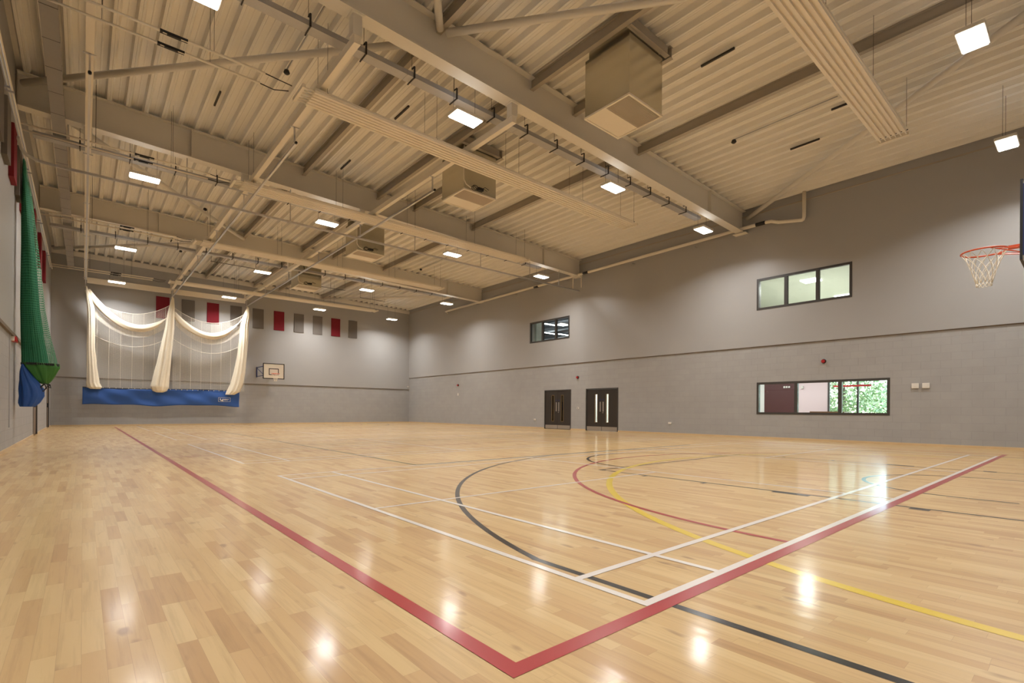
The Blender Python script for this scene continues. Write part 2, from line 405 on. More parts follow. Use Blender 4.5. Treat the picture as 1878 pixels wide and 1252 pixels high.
# roof deck: trapezoidal steel sheet, ribs running along the hall
P = .385
prof = [(0, 0), (.036, 0), (.042, .007), (.054, .007), (.060, 0), (.096, 0), (.134, .115), (.222, .115), (.228, .107), (.250, .107), (.256, .115), (.347, .115), (.385, 0)]
prof = prof[:-1]
pts = []; x = XL-.3+.05
while x < XR+.3:
    pts += [(x+a, zt(x+a)+h) for a, h in prof]; x += P
b = MB(); n = len(pts)
ys = [YF-.2, YB+.2]
b.v = [(px, y, pz) for y in ys for px, pz in pts]
b.f = [(i, i+1, n+i+1, n+i) for i in range(n-1)]; b.mi = [0]*len(b.f)
deck = b.build('ceiling', M_deck); struct(deck, 'cream profiled steel roof deck')
b = MB(); b.hexa([(XL-.3, YF-.3, zt(XL)+.15), (XR+.3, YF-.3, zt(XR)+.14), (XR+.3, YB+.3, zt(XR)+.14), (XL-.3, YB+.3, zt(XL)+.15), (XL-.3, YF-.3, zt(XL)+.3), (XR+.3, YF-.3, zt(XR)+.3), (XR+.3, YB+.3, zt(XR)+.3), (XL-.3, YB+.3, zt(XL)+.3)])
struct(b.build('ceiling', M_lightblock))  # unseen slab added above the deck to block light

# ================================================================== ROOF STEEL
def sloped_box(b, x0, x1, y0, y1, d0, d1, mi=0):      # d0,d1: heights relative to the deck underside
    b.hexa([(x0, y0, zt(x0)+d0), (x1, y0, zt(x1)+d0), (x1, y1, zt(x1)+d0), (x0, y1, zt(x0)+d0), (x0, y0, zt(x0)+d1), (x1, y0, zt(x1)+d1), (x1, y1, zt(x1)+d1), (x0, y1, zt(x0)+d1)], mi)
BY = [8.68, 16.80, 24.85]
bl = ['deep cream steel roof beam nearest the camera', 'deep cream steel roof beam, middle of the three', 'deep cream steel roof beam nearest the far wall']
for yb, lab in zip(BY, bl):
    t = thing('roof_beam', (0, yb, zt(0)-.8), lab, 'beam', 'main roof beams')
    b = MB(); sloped_box(b, XL+.01, XR-.03, yb-.009, yb+.009, -.79, -.02); b.build('web', M_beam, t)
    b = MB(); sloped_box(b, XL+.01, XR-.03, yb-.15, yb+.15, -.82, -.79); b.build('bottom_flange', M_beam, t)
    b = MB(); sloped_box(b, XL+.01, XR-.03, yb-.15, yb+.15, -.022, -.002); b.build('top_flange', M_beam, t)
    b = MB()
    for xs in (2.3, 16.2):
        b.box(xs-.01, xs+.01, yb-.13, yb-.009, zt(xs)-.79, zt(xs)-.02)
    b.build('web_stiffener', M_beam, t)
    b = MB()
    for xe in (XL+.012, XR-.042):
        b.box(xe, xe+.012, yb-.15, yb+.15, zt(xe)-.86, zt(xe)-.0)
    b.build('end_plate', M_joist, t)
    b = MB()                                   # seat bracket under the wall end
    b.box(XR-.30, XR-.03, yb-.24, yb+.24, zt(XR)-.86, zt(XR)-.835)
    b.build('bearing_plate', M_beam, t)
def joist(x, y0, y1, lab, m_=M_joist):
    b = MB(); z1 = zt(x)-.003; z0 = z1-.25
    b.box(x-.004, x+.004, y0, y1, z0+.01, z1-.01); b.box(x-.055, x+.055, y0, y1, z0, z0+.012); b.box(x-.055, x+.055, y0, y1, z1-.012, z1)
    o = b.build('roof_joist', m_); tag(o, lab, 'joist', 'secondary steel joists under the deck'); return o
bays = [(YF+.03, BY[0]-.02, 'bay over the camera'), (BY[0]+.02, BY[1]-.02, 'bay behind the nearest beam'), (BY[1]+.02, BY[2]-.02, 'bay behind the middle beam'), (BY[2]+.02, YB-.13, 'bay by the end wall')]
jn = {5.40: 'leftmost of the long ones', 7.96: 'left of the ventilation boxes', 12.15: 'right of the ventilation boxes'}
for x in (5.40, 7.96, 12.15):
    for y0, y1, s in bays:
        joist(x, y0, y1, 'roof joist '+jn[x]+', '+s)
# trimmers round the ventilation boxes
VB = [(8.70, 6.58, 'nearest, hanging right above the court'), (8.70, 12.20, 'second from the camera, behind the long heating panel'), (8.70, 19.45, 'third from the camera, with cable loop on its side'), (8.74, 26.65, 'farthest and smallest looking, near the end wall')]
for k, (vx, vy, s) in enumerate(VB):
    y0, y1, sb = bays[k]
    yy = vy-.64 if k == 0 else vy-.62
    b = MB(); zz = zt(8.6)-.25
    b.box(8.02, 9.36, yy-.055, yy+.055, zz, zz+.012); b.box(8.02, 9.36, yy-.004, yy+.004, zz, zz+.24)
    tag(b.build('roof_trimmer', M_joist), 'short cross trimmer at the ventilation box, '+sb, 'joist', 'secondary steel joists under the deck')
    ye = y1 if k == 0 else vy+.7
    joist(9.42, yy-.06, y1, 'roof joist touching the ventilation box, '+sb)
# round bracing tubes
br = [((-1.12, 16.55), (5.36, 8.85), 'from left wall up across the bay behind the nearest beam'), ((5.46, 8.45), (12.1, -.4), 'crossing above the nearest ventilation box side'), ((5.30, 8.45), (-1.1, -.3), 'running back over the camera to the left'), ((18.68, 8.45), (12.2, -.3), 'at the top right above the long heating panel'),
      ((-1.10, 17.0), (5.34, 24.6), 'in the bay behind the middle beam, left side'), ((-1.1, 32.7), (5.34, 25.1), 'in the far bay, left side'), ((18.6, 25.1), (12.2, 33.6), 'in the far bay, right side')]
for p, q, s in br:
    b = MB(); z0 = zt(p[0])-.32; z1 = zt(q[0])-.32
    b.tube([(p[0], p[1], z0), (q[0], q[1], z1)], .075, 16)
    tag(b.build('bracing_tube', M_beam, smooth=True), 'round cream steel bracing tube '+s, 'brace', 'diagonal roof bracing tubes')

# ================================================================== LAMPS
LZ = 7.25
rows = [(1.38, 'in the row above the camera'), (8.9, 'in the nearest full row'), (17.0, 'in the second full row'), (25.05, 'in the third full row'), (32.0, 'in the end wall row')]
cols = [(1.25, 'leftmost'), (6.25, 'second from the left'), (11.33, 'third from the left'), (16.32, 'rightmost')]
def make_lamp(loc, label):
    t = thing('high_bay_lamp', loc, label, 'lamp', 'hanging high bay lamps')
    t.location = loc
    def pb(b, name, m_, **k):
        o = b.build(name, m_, **k); o.parent = t; return o
    b = MB().box(-.35, .35, -.19, .19, 0, .07).box(-.12, .12, -.10, .10, .07, .11)
    pb(b, 'housing', M_white_p, bevel=.01)
    b = MB().box(-.325, .325, -.165, .165, -.022, -.002)
    pb(b, 'diffuser', M_lamp, bevel=.006)
    return t
lamp0 = None
for ry, rs in rows:
    for cx_, cs in cols:
        lab = 'glowing rectangular lamp, '+cs+', '+rs
        if lamp0 is None: t = lamp0 = make_lamp((cx_, ry, LZ), lab)
        else: t = copy_tree(lamp0, (cx_, ry, LZ), lab)
        top = zt(cx_)-LZ
        b = MB()
        for sx in (-.28, .28): b.tube([(sx, .05, .07), (sx, .05, top)], .004, 5)
        o = b.build('suspension_wire', M_wire); o.parent = t
        area('lamp_light', (0, 0, -.03), .64, .32, LAMP_W, LAMP_COL, spread=LAMP_SPREAD, parent=t)
        area('ceiling_fill', (0, 0, .125), .60, .30, CEIL_FILL_W, (.96, .98, 1), rot=(PI, 0, 0), parent=t)      # upward fill added so ceiling and upper walls turn less orange

# ================================================================== CABLE TRUNKING with strap hangers
for ty, x0, x1, s in ((9.30, -1.0, 16.65, 'under the nearest roof beam'), (17.50, -1.0, 16.7, 'under the middle roof beam'), (25.75, -1.0, 16.7, 'under the farthest roof beam')):
    t = thing('cable_trunking', (x0, ty, 7.80), 'long grey galvanised cable trunking '+s, 'trunking', 'cable trunking runs')
    b = MB()
    xs = x0
    while xs < x1:
        xe = min(xs+3.0, x1); b.box(xs, xe-.006, ty-.115, ty+.115, 7.80, 7.90); xs = xe
    b.build('channel', M_galv, t)
    x = x0+.9
    while x < x1:
        b = MB(); b.bar((x, ty-.14, 7.79), (x, ty+.16, 7.79), .02, .02).bar((x, ty-.13, 7.78), (x, ty-.13, 8.02), .03, .02).bar((x, ty-.13, 8.02), (x, ty-.02, 8.02), .03, .012)
        b.tube([(x, ty-.02, 8.02), (x, ty-.02, zt(x))], .005, 5)
        b.build('hanger', M_wire, t); x += 1.05

# ================================================================== RADIANT HEATING PANELS
def radiant(x0, x1, y0, y1, z, lab):
    t = thing('radiant_heating_panel', ((x0+x1)/2, (y0+y1)/2, z), lab, 'heater', 'ribbed radiant heating panels')
    b = MB(); n = 6; wd = (y1-y0); secs = []
    for k in range(n):
        a = y0+wd*k/n; s = wd/n
        secs += [(a, 0), (a+s*.14, 0), (a+s*.22, -.034), (a+s*.78, -.034), (a+s*.86, 0)]
    secs += [(y1, 0), (y1, .05), (y0, .05)]
    rings = [[(x, yy, z+zz+.035) for yy, zz in secs] for x in (x0+.25, x1-.25)]
    b.loft(rings, cap=True); b.build('ribbed_panel', M_cream, t)
    for xa, xb in ((x0, x0+.25), (x1-.25, x1)):
        b = MB(); b.box(xa if xa == x0 else xb-.06, xa+.06 if xa == x0 else xb, y0, y1, z-.0, z+.07)
        for k in range(n):
            yc = y0+wd*(k+.5)/n; b.tube([(xa, yc, z+.03), (xb, yc, z+.03)], .014, 8)
        b.build('end_header', M_cream, t)
    x = x0+.5
    while x < x1:
        b = MB()
        for yy in (y0+.03, y1-.03): b.tube([(x, yy, z+.07), (x, yy, zt(x))], .004, 5)
        b.bar((x, y0, z+.075), (x, y1, z+.075), .03, .012)
        b.build('hanger_wire', M_wire, t); x += 2.6
radiant(3.25, 14.3, 2.80, 3.38, 7.3, 'wide cream ribbed heating panel at top right above the camera')
radiant(3.25, 14.35, 10.20, 10.82, 7.3, 'long cream ribbed heating panel behind the nearest roof beam')
radiant(3.15, 14.36, 15.62, 16.24, 7.3, 'cream ribbed heating panel just before the middle roof beam')
radiant(3.18, 14.36, 22.20, 22.85, 7.3, 'cream ribbed heating panel before the farthest roof beam')
radiant(3.25, 14.45, 30.15, 30.80, 7.3, 'cream ribbed heating panel nearest the end wall')
# heating pipe pairs feeding them
feeds = [(10.32, 10.70, 2.6, 'feeding the heating panel behind the nearest beam'), (15.75, 16.10, 2.6, 'feeding the heating panel before the middle beam'), (22.3, 22.7, 2.6, 'feeding the heating panel before the farthest beam'), (30.25, 30.7, 2.6, 'feeding the heating panel nearest the end wall')]
for ya, yb_, xe, s in feeds:
    t = thing('heating_pipes', (XL+.1, ya, 7.32), 'pair of thin cream pipes along the ceiling '+s, 'pipe', 'heating pipe pairs')
    for yy in (ya, yb_):
        b = MB().tube([(XL+.13, yy, 7.33), (xe, yy, 7.33)], .022, 10); b.build('pipe', M_cream, t, smooth=True)
        b = MB().tube([(xe, yy, 7.33), (xe+.25, yy-.02, 7.30), (xe+.5, (yy+.05) if yy == ya else yy-.12, 7.33)], .010, 8); b.build('flexible_hose', M_wire, t, smooth=True)
        b = MB().box(.95, 1.35, yy-.035, yy-.02, 7.31, 7.345).box(.95, 1.35, yy+.02, yy+.035, 7.31, 7.345).box(.95, .99, yy-.03, yy+.03, 7.305, 7.35).box(1.05, 1.25, yy-.025, yy+.025, 7.30, 7.35); b.build('valve', M_dark, t)
        for xw in (.2, 1.75):
            b = MB().tube([(xw, yy, 7.33), (xw, yy, zt(xw))], .004, 5); b.build('hanger_wire', M_wire, t)
for xx, zz, s in ((XL+.09, 7.30, 'upper'), (XL+.15, 7.22, 'lower')):
    t = thing('wall_pipe', (xx, 17, zz), s+' of the two long cream pipes high on the left wall', 'pipe', 'pipes along the left wall')
    z2 = zz-.02
    MB().tube([(xx, YF+.05, zz), (xx, 30.8, zz)], .019, 10).build('pipe', M_cream, t, smooth=True)
    for yb_ in (5, 10, 14, 18.5, 23.3, 28):
        MB().box(XL, xx+.03, yb_-.015, yb_+.015, zz-.05, zz-.02).build('bracket', M_galv, t)

# ================================================================== VENTILATION BOXES
for k, (vx, vy, s) in enumerate(VB):
    t = thing('ventilation_box', (vx, vy, 7.2), 'square stainless steel ventilation box, '+s, 'ventilation unit', 'ceiling ventilation boxes')
    h = .575
    b = MB().box(vx-h+.005, vx+h-.005, vy-h+.005, vy+h-.005, 7.22, 8.42).box(vx-h+.06, vx+h-.06, vy-h+.06, vy+h-.06, 8.42, zt(vx)); b.build('casing', M_stain, t)
    b = MB(); fr = .03
    for q in ((vx-h-.01, vx+h+.01, vy-h-.01, vy-h+fr), (vx-h-.01, vx+h+.01, vy+h-fr, vy+h+.01), (vx-h-.01, vx-h+fr, vy-h+fr, vy+h-fr), (vx+h-fr, vx+h+.01, vy-h+fr, vy+h-fr), (vx-h+fr, vx+h-fr, vy+.02, vy+.045)):
        b.box(q[0], q[1], q[2], q[3], 7.185, 7.222)
    b.build('grille_frame', M_cream, t)
    MB().box(vx-h+fr, vx+h-fr, vy+.045, vy+h-fr, 7.20, 7.212).build('blank_plate', M_cream, t)
    b = MB()
    for i in range(22):
        yy = vy-h+fr+.01+i*(h-.01)/22
        b.bar((vx-h+fr, yy, 7.207), (vx+h-fr, yy, 7.207), .012, .016)
    b.build('grille', M_grille, t)
    if k > 0:
        MB().tube([(vx-h-.02, vy-h-.02, 8.4), (vx-h-.02, vy-h-.02, 7.45), (vx-h+.05, vy-h-.03, 7.33), (vx-h+.22, vy-h-.03, 7.27)], .016, 8).build('conduit', M_cream, t, smooth=True)
        b = MB().tube([(vx-.2+.09*math.cos(a), vy-h-.03, 7.33+.06*math.sin(a)) for a in [i*PI/6 for i in range(13)]], .01, 6, cap=False)
        b.box(vx-.1, vx+.08, vy-h-.05, vy-h, 7.29, 7.37).tube([(vx+.05, vy-h-.04, 7.36), (vx+.14, vy-h-.04, 7.42), (vx+.28, vy-h-.04, 7.38)], .008, 6)
        b.build('cable_loop', M_dark, t)

# ================================================================== CRICKET NET CARRIER BEAMS AND TRACKS
TX = [.06, 3.68, 7.38]; tn = ['leftmost, close to the left wall', 'middle of the three', 'rightmost of the three']
for x, s in zip(TX, tn):
    t = thing('support_beam', (x, 20, 7.47), 'long cream box beam carrying the practice nets, '+s, 'beam', 'net support beams')
    b = MB().box(x-.06, x+.06, 8.60, 33.55, 7.47, 7.62); b.build('beam', M_cream, t)
    for yb_ in BY:
        z1 = zt(x)-.82
        MB().box(x-.085, x+.085, yb_-.085, yb_+.085, 7.62, z1).build('drop_post', M_beam, t)
        MB().box(x-.12, x+.12, yb_-.13, yb_+.13, z1-.012, z1-.002).build('fixing_plate', M_beam, t)
    MB().bar((x, 33.45, 7.62), (x, 33.45, 7.95), .08, .08).bar((x, 33.45, 7.95), (x, YB-.03, 7.95), .08, .08).build('wall_bracket', M_cream, t)
    t = thing('curtain_track', (x, 20, 7.06), 'slim aluminium curtain track below the cream box beam, '+s, 'track', 'net curtain tracks')
    b = MB().box(x-.022, x+.022, 12.0, 33.2, 7.03, 7.035).box(x-.022, x-.018, 12.0, 33.2, 7.035, 7.085).box(x+.018, x+.022, 12.0, 33.2, 7.035, 7.085).box(x-.022, x+.022, 12.0, 33.2, 7.08, 7.085)
    b.build('rail', M_alu, t)
    for yy in (12.1, 16.9, 21, 25, 29, 33.0):
        MB().box(x-.015, x+.015, yy-.02, yy+.02, 7.085, 7.47).box(x-.1, x+.1, yy-.02, yy+.02, 7.455, 7.47).build('drop_bracket', M_alu, t)
    MB().tube([(x, 11.96, 7.06), (x, 12.0, 7.06)], .03, 10).build('pulley', M_dark, t)
t = thing('cross_beam', (3.7, 33.0, 7.2), 'cream steel cross beam joining the net support beams at the far end', 'beam')
MB().box(.12, 3.62, 33.0, 33.08, 7.22, 7.50).build('left_length', M_cream, t)
MB().box(3.74, 7.30, 33.0, 33.08, 7.22, 7.50).build('right_length', M_cream, t)
# dividing curtain track across the hall
t = thing('dividing_net_track', (8.8, 16.8, 6.93), 'long thin aluminium track crossing the hall under the middle roof beam', 'track')
tp = [(XL+.12, 15.6, 6.93), (XL+.13, 16.2, 6.93), (XL+.2, 16.55, 6.93), (XL+.38, 16.75, 6.93), (XL+.7, 16.8, 6.93)]
b = MB()
for i in range(len(tp)-1): b.bar(tp[i], tp[i+1], .045, .06)
b.build('curved_end', M_galv, t)
MB().bar((XL+.7, 16.8, 6.93), (XR-.05, 16.8, 6.93), .045, .06).build('rail', M_alu, t)
for x in (2.2, 5.0, 9.5, 12.6, 15.4, 17.3):
    MB().box(x-.012, x+.012, 16.79, 16.81, 6.96, zt(x)-.82).build('drop_bracket', M_galv, t)

# ================================================================== WHITE PRACTICE NETS at the far end
def grid_mesh(name, m_, fn, nu, nv, uvs, parent, thick=0, smooth=True):
    me = bpy.data.meshes.new(name); V = [fn(i/nu, j/nv) for j in range(nv+1) for i in range(nu+1)]
    Fc = [(j*(nu+1)+i, j*(nu+1)+i+1, (j+1)*(nu+1)+i+1, (j+1)*(nu+1)+i) for j in range(nv) for i in range(nu)]
    me.from_pydata(V, [], Fc); me.materials.append(m_)
    uv = me.uv_layers.new(name='UVMap')
    for p in me.polygons:
        for li in p.loop_indices:
            vi = me.loops[li].vertex_index; u = (vi % (nu+1))/nu; v = (vi//(nu+1))/nv
            uv.data[li].uv = uvs(u, v)
    if smooth: me.polygons.foreach_set('use_smooth', [True]*len(me.polygons))
    o = bpy.data.objects.new(name, me); col.objects.link(o)
    if parent: o.parent = parent; o.matrix_parent_inverse = Matrix.Translation(parent.location).inverted()
    if thick:
        s = o.modifiers.new('s', 'SOLIDIFY'); s.thickness = thick
    return o
NY = 33.12
net = thing('cricket_practice_net', (3.6, NY, 1.1), 'white practice nets gathered in swags above a blue canvas skirt', 'net')
def cat_(x, x0, x1, za, zm, zb, xm):      # smooth sagging curve through three points (parabola by parts)
    if x < xm: k = (xm-x)/(xm-x0); return zm+(za-zm)*k*k
    k = (x-xm)/(x1-xm); return zm+(zb-zm)*k*k
for x0, x1, za, zm, zb, xm in ((.15, 3.62, 6.55, 5.92, 6.62, 1.9), (3.72, 7.30, 6.55, 5.86, 6.60, 5.5)):
    grid_mesh('back_net', M_net, lambda u, v: (x0+(x1-x0)*u, NY+.05+.05*math.sin(u*17)+.03*math.sin(v*9+u*5), 1.97+(cat_(x0+(x1-x0)*u, x0, x1, za, zm, zb, xm)-1.97)*v), 60, 30, lambda u, v: (u*3.6, v*4.2), net)
    for dz, nm in ((0, 'head_rope'), (-1.75, 'belly_rope')):
        pts_ = [(x0+(x1-x0)*i/24, NY+.02, cat_(x0+(x1-x0)*i/24, x0, x1, za, zm, zb, xm)+dz) for i in range(25)]
        MB().tube(pts_, .011, 6).build(nm, M_cord, net, smooth=True)
    for i in range(7):
        xx = x0+.35+i*(x1-x0-.6)/6
        MB().tube([(xx, NY-.01, 1.98), (xx+.03, NY, cat_(xx, x0, x1, za, zm, zb, xm))], .006, 5).build('vertical_cord', M_cord, net)
def fold_ring(c, w_, d_, n=36, ph=0, amp=.16, k=9):
    out = []
    for i in range(n):
        a = 2*PI*i/n; r = 1+amp*math.sin(k*a+ph)+.07*math.sin(17*a+ph*2)
        out.append((c[0]+w_/2*r*math.cos(a), c[1]+d_/2*r*math.sin(a), c[2]))
    return out
def bundle(pts_, name='gathered_net'):
    # pts_: (x, z, width)
    rings = []
    for i in range(len(pts_)-1):
        for j in range(6):
            f_ = j/6; x = pts_[i][0]*(1-f_)+pts_[i+1][0]*f_; z_ = pts_[i][1]*(1-f_)+pts_[i+1][1]*f_; w_ = pts_[i][2]*(1-f_)+pts_[i+1][2]*f_
            rings.append(fold_ring((x, NY-.2, z_), w_, max(.06, w_*.7), ph=z_*.5))
    x, z_, w_ = pts_[-1]; rings.append(fold_ring((x, NY-.2, z_), w_, w_*.7, ph=z_*.5))
    MB().loft(rings).build(name, M_cloth, net, smooth=True)
bundle([(.08, 7.04, .05), (.10, 6.98, .06), (.17, 6.55, .16), (.26, 6.0, .26), (.28, 5.2, .27), (.28, 4.0, .30), (.32, 3.0, .36), (.36, 2.2, .46), (.42, 1.98, .52), (.46, 1.90, .34)])
bundle([(3.68, 7.04, .05), (3.70, 6.96, .10), (3.66, 6.5, .22), (3.60, 6.0, .30), (3.55, 5.3, .38), (3.44, 4.4, .46), (3.31, 3.4, .56), (3.18, 2.6, .66), (3.12, 2.1, .72), (3.13, 1.88, .56), (3.14, 1.80, .25)])
bundle([(7.38, 7.04, .05), (7.42, 6.96, .10), (7.36, 6.5, .30), (7.24, 5.9, .40), (7.20, 5.0, .42), (7.12, 4.0, .46), (7.00, 3.1, .54), (6.85, 2.4, .60), (6.68, 1.95, .62), (6.50, 1.76, .40)])
def swag(P0, P1, low, xm, w0, w1):      # a heavy rolled fold of net hanging between two bundles
    rings = []
    for i in range(33):
        u = i/32; x = P0[0]+(P1[0]-P0[0])*u
        z_ = cat_(x, P0[0], P1[0], P0[1], low, P1[1], xm)
        t_ = w0+(w1-w0)*math.sin(PI*u)
        # tangent
        x2 = x+.01; dz = (cat_(x2, P0[0], P1[0]+.02, P0[1], low, P1[1], xm)-z_)/.01
        nx, nz = -dz, 1; l = math.hypot(nx, nz); nx /= l; nz /= l
        ring = []
        for k in range(20):
            a = 2*PI*k/20; rr = 1+.12*math.sin(5*a+u*6)
            ring.append((x+nx*t_/2*rr*math.cos(a), NY-.12+.10*rr*math.sin(a), z_+nz*t_/2*rr*math.cos(a)))
        rings.append(ring)
    MB().loft(rings).build('net_swag', M_cloth, net, smooth=True)
swag((.12, 6.86), (3.60, 6.02), 5.16, 2.15, .26, .36)
swag((3.72, 6.18), (7.34, 6.55), 5.08, 5.5, .28, .35)
# soft veil of net hanging just below the swags
for x0, x1, za, zm, zb, xm in ((.3, 3.5, 6.1, 5.1, 5.85, 2.1), (3.85, 7.1, 5.95, 5.03, 5.95, 5.5)):
    grid_mesh('net_veil', net_mat('fine_netting', srgb(236, 230, 215), .022, .006), lambda u, v: (x0+(x1-x0)*u, NY-.06, cat_(x0+(x1-x0)*u, x0, x1, za, zm, zb, xm)-.42*(1-v)), 40, 6, lambda u, v: (u*3.3, v*.42), net)
# blue canvas skirt
def canv(u, v):
    x = -.03+7.06*u; sag = .035*math.sin(u*11)+.02*math.sin(u*23+1)
    z_ = 1.10+sag+(1.97-.03*math.sin(u*PI*2)-1.10-sag)*v
    yy = NY-.03+.025*math.sin(u*31+v*7)*(1-.4*v)+.03*math.sin(u*9-v*5)
    return (x, yy, z_)
cv = grid_mesh('canvas_skirt', M_canvas, canv, 120, 12, lambda u, v: (u, v), net, thick=.006); cv['label'] = 'blue canvas skirt'
b = MB().tube([(canv(i/40, 1)[0], NY-.03, canv(i/40, 1)[2]+.02) for i in range(41)], .014, 6); b.build('hem_rope', M_dark, net)
b = MB()
for i in range(26): b.box(.25+i*.26-.012, .25+i*.26+.012, NY-.075, NY-.05, 1.955, 2.0)
b.build('canvas_ties', M_cord, net)
lg = MB(); ly = NY-.105            # small white badge with a crescent, a bar of lettering and an outline
def lrect(x0, x1, z0, z1): lg.box(x0, x1, ly-.002, ly, z0, z1)
LX0, LX1, LZ0, LZ1 = 5.93, 6.55, 1.35, 1.59
lrect(LX0, LX1, LZ0, LZ0+.012); lrect(LX0, LX1, LZ1-.012, LZ1); lrect(LX0, LX0+.012, LZ0, LZ1); lrect(LX1-.012, LX1, LZ0, LZ1)
for k in range(14):
    a0 = PI*.75+k*PI*1.35/14; a1 = a0+PI*1.35/14
    lg.quad(*[(6.09+r_*math.cos(a), ly-.002, 1.485+r_*math.sin(a)) for r_, a in ((.045, a0), (.078, a0), (.078, a1), (.045, a1))])
for i, wd in enumerate((.03, .022, .034, .028, .03, .02, .03)): lrect(6.19+i*.04, 6.19+i*.04+wd, 1.46, 1.505)
lrect(6.10, 6.19, 1.385, 1.43)
for i in range(6): lrect(6.22+i*.035, 6.22+i*.035+.022, 1.415, 1.435)
lgo = lg.build('badge', M_cord, net); lgo['label'] = 'small white printed badge'

# ================================================================== GREEN DIVIDING NET stacked against the left wall
gn = thing('dividing_net', (-.95, 16.8, 1.0), 'tall green netting bundle hanging on the left wall with green and blue canvas foot', 'net')
rings = []
prof_g = [(-1.10, 6.86, .06), (-1.09, 6.5, .10), (-1.06, 6.1, .17), (-1.03, 5.5, .24), (-.99, 4.8, .31), (-.96, 4.0, .38), (-.93, 3.3, .44), (-.88, 2.7, .52), (-.83, 2.25, .60), (-.81, 2.0, .64)]
for i in range(len(prof_g)-1):
    for j in range(8):
        f_ = j/8; a_, b_ = prof_g[i], prof_g[i+1]
        w__ = a_[2]*(1-f_)+b_[2]*f_; rings.append(fold_ring((a_[0]*(1-f_)+b_[0]*f_-w__*.13, 16.8, a_[1]*(1-f_)+b_[1]*f_), w__*.72, .30+.08*(i/9), n=64, ph=.2*i, amp=.06, k=13))
rings.append(fold_ring((-.81-.083, 16.8, 2.0), .64*.72, .38, n=64, ph=1.8, amp=.06, k=13))
MB().loft(rings).build('gathered_netting', M_gbulk, gn, smooth=True)
def gsk(u, v):       # loose outer layer of open net around the bundle
    a = PI*(1.05+1.35*u); i = min(int(v*9), 8); f_ = v*9-i
    a_, b_ = prof_g[9-i], prof_g[8-i]; cx_ = a_[0]*(1-f_)+b_[0]*f_; w_ = a_[2]*(1-f_)+b_[2]*f_; z_ = a_[1]*(1-f_)+b_[1]*f_
    r_ = 1.0+.06*math.sin(u*22+v*3)
    return (cx_+w_/2*r_*math.cos(a), 16.8+.24*r_*math.sin(a), z_)
grid_mesh('outer_net', M_gnet, gsk, 40, 60, lambda u, v: (u*1.3, v*4.9), gn)
def taper(pts_, m_, name, k=7, amp=.10):
    rs = []
    for i in range(len(pts_)-1):
        for j in range(4):
            f_ = j/4; q = [pts_[i][t_]*(1-f_)+pts_[i+1][t_]*f_ for t_ in range(4)]
            rs.append(fold_ring((q[0], 16.8, q[1]), q[2], q[3], n=48, ph=q[1]*3, amp=amp, k=k))
    q = pts_[-1]; rs.append(fold_ring((q[0], 16.8, q[1]), q[2], q[3], n=48, ph=q[1]*3, amp=amp, k=k))
    MB().loft(rs).build(name, m_, gn, smooth=True)
taper([(-.80, 2.03, .62, .46), (-.78, 1.92, .62, .46), (-.76, 1.76, .46, .38), (-.74, 1.60, .28, .28), (-.71, 1.52, .12, .14)], M_gcanvas, 'green_canvas_foot')
taper([(-1.10, 1.98, .06, .30), (-1.06, 1.80, .18, .36), (-1.00, 1.60, .30, .42), (-.94, 1.38, .42, .44), (-.94, 1.22, .42, .46), (-.99, 1.05, .34, .40), (-1.02, .96, .24, .34)], M_canvas, 'blue_canvas_foot')
b = MB().tube([(-.71, 16.6, 1.52), (-.78, 16.6, 1.44), (-.74, 16.6, 1.33), (-.68, 16.6, 1.42), (-.71, 16.6, 1.52), (-.62, 16.58, 1.50), (-.60, 16.58, 1.42), (-.66, 16.58, 1.46)], .018, 6)
b.build('tie_strap', M_dark, gn)
b = MB()
for i in range(30):
    u = i/29; a = PI*(1.0+1.05*u); b.tube([(-.80+.33*math.cos(a), 16.8+.24*math.sin(a), 2.02), (-.80+.33*math.cos(a+.05), 16.8+.24*math.sin(a+.05), 1.97)], .016, 6)
b.build('rope_hem', M_dark, gn)

# ================================================================== WALL THINGS
# acoustic panels on the end wall
acp = [(3.04, 'r'), (4.25, 'g'), (5.48, 'r'), (6.70, 'g'), (7.93, 'g'), (9.15, 'r'), (10.37, 'g'), (11.58, 'g'), (12.80, 'r'), (14.02, 'g')]
nth = ['first', 'second', 'third', 'fourth', 'fifth', 'sixth', 'seventh', 'eighth', 'ninth', 'tenth']
for i, (x, c_) in enumerate(acp):
    b = MB().box(x, x+.62, YB-.10, YB-.05, 5.95, 7.16); o = b.build('acoustic_panel', M_acr if c_ == 'r' else M_acg, bevel=.008)
    tag(o, '%s acoustic panel on the end wall, %s from the left of the ten' % ('dark red' if c_ == 'r' else 'grey', nth[i]), 'wall panel', 'acoustic panels')
lp = [(y_, c_, k+1) for k, (y_, c_) in enumerate(((12.8, 'g'), (14.0, 'g'), (15.25, 'r'), (16.5, 'g'), (17.7, 'r'), (19.0, 'g'), (20.2, 'g'), (21.4, 'r'), (23.0, 'g'), (24.4, 'r')))]
lp[-2:] = [(24.2, 'r', 9), (26.9, 'r', 10)]
for y, c_, i in lp:
    b = MB().box(XL, XL+.09, y, y+.62, 5.93, 7.10); o = b.build('acoustic_panel', M_acr if c_ == 'r' else M_acg, bevel=.006)
    tag(o, '%s acoustic panel high on the left wall, %s from the camera' % ('dark red' if c_ == 'r' else 'grey', nth[i-1]), 'wall panel', 'acoustic panels')
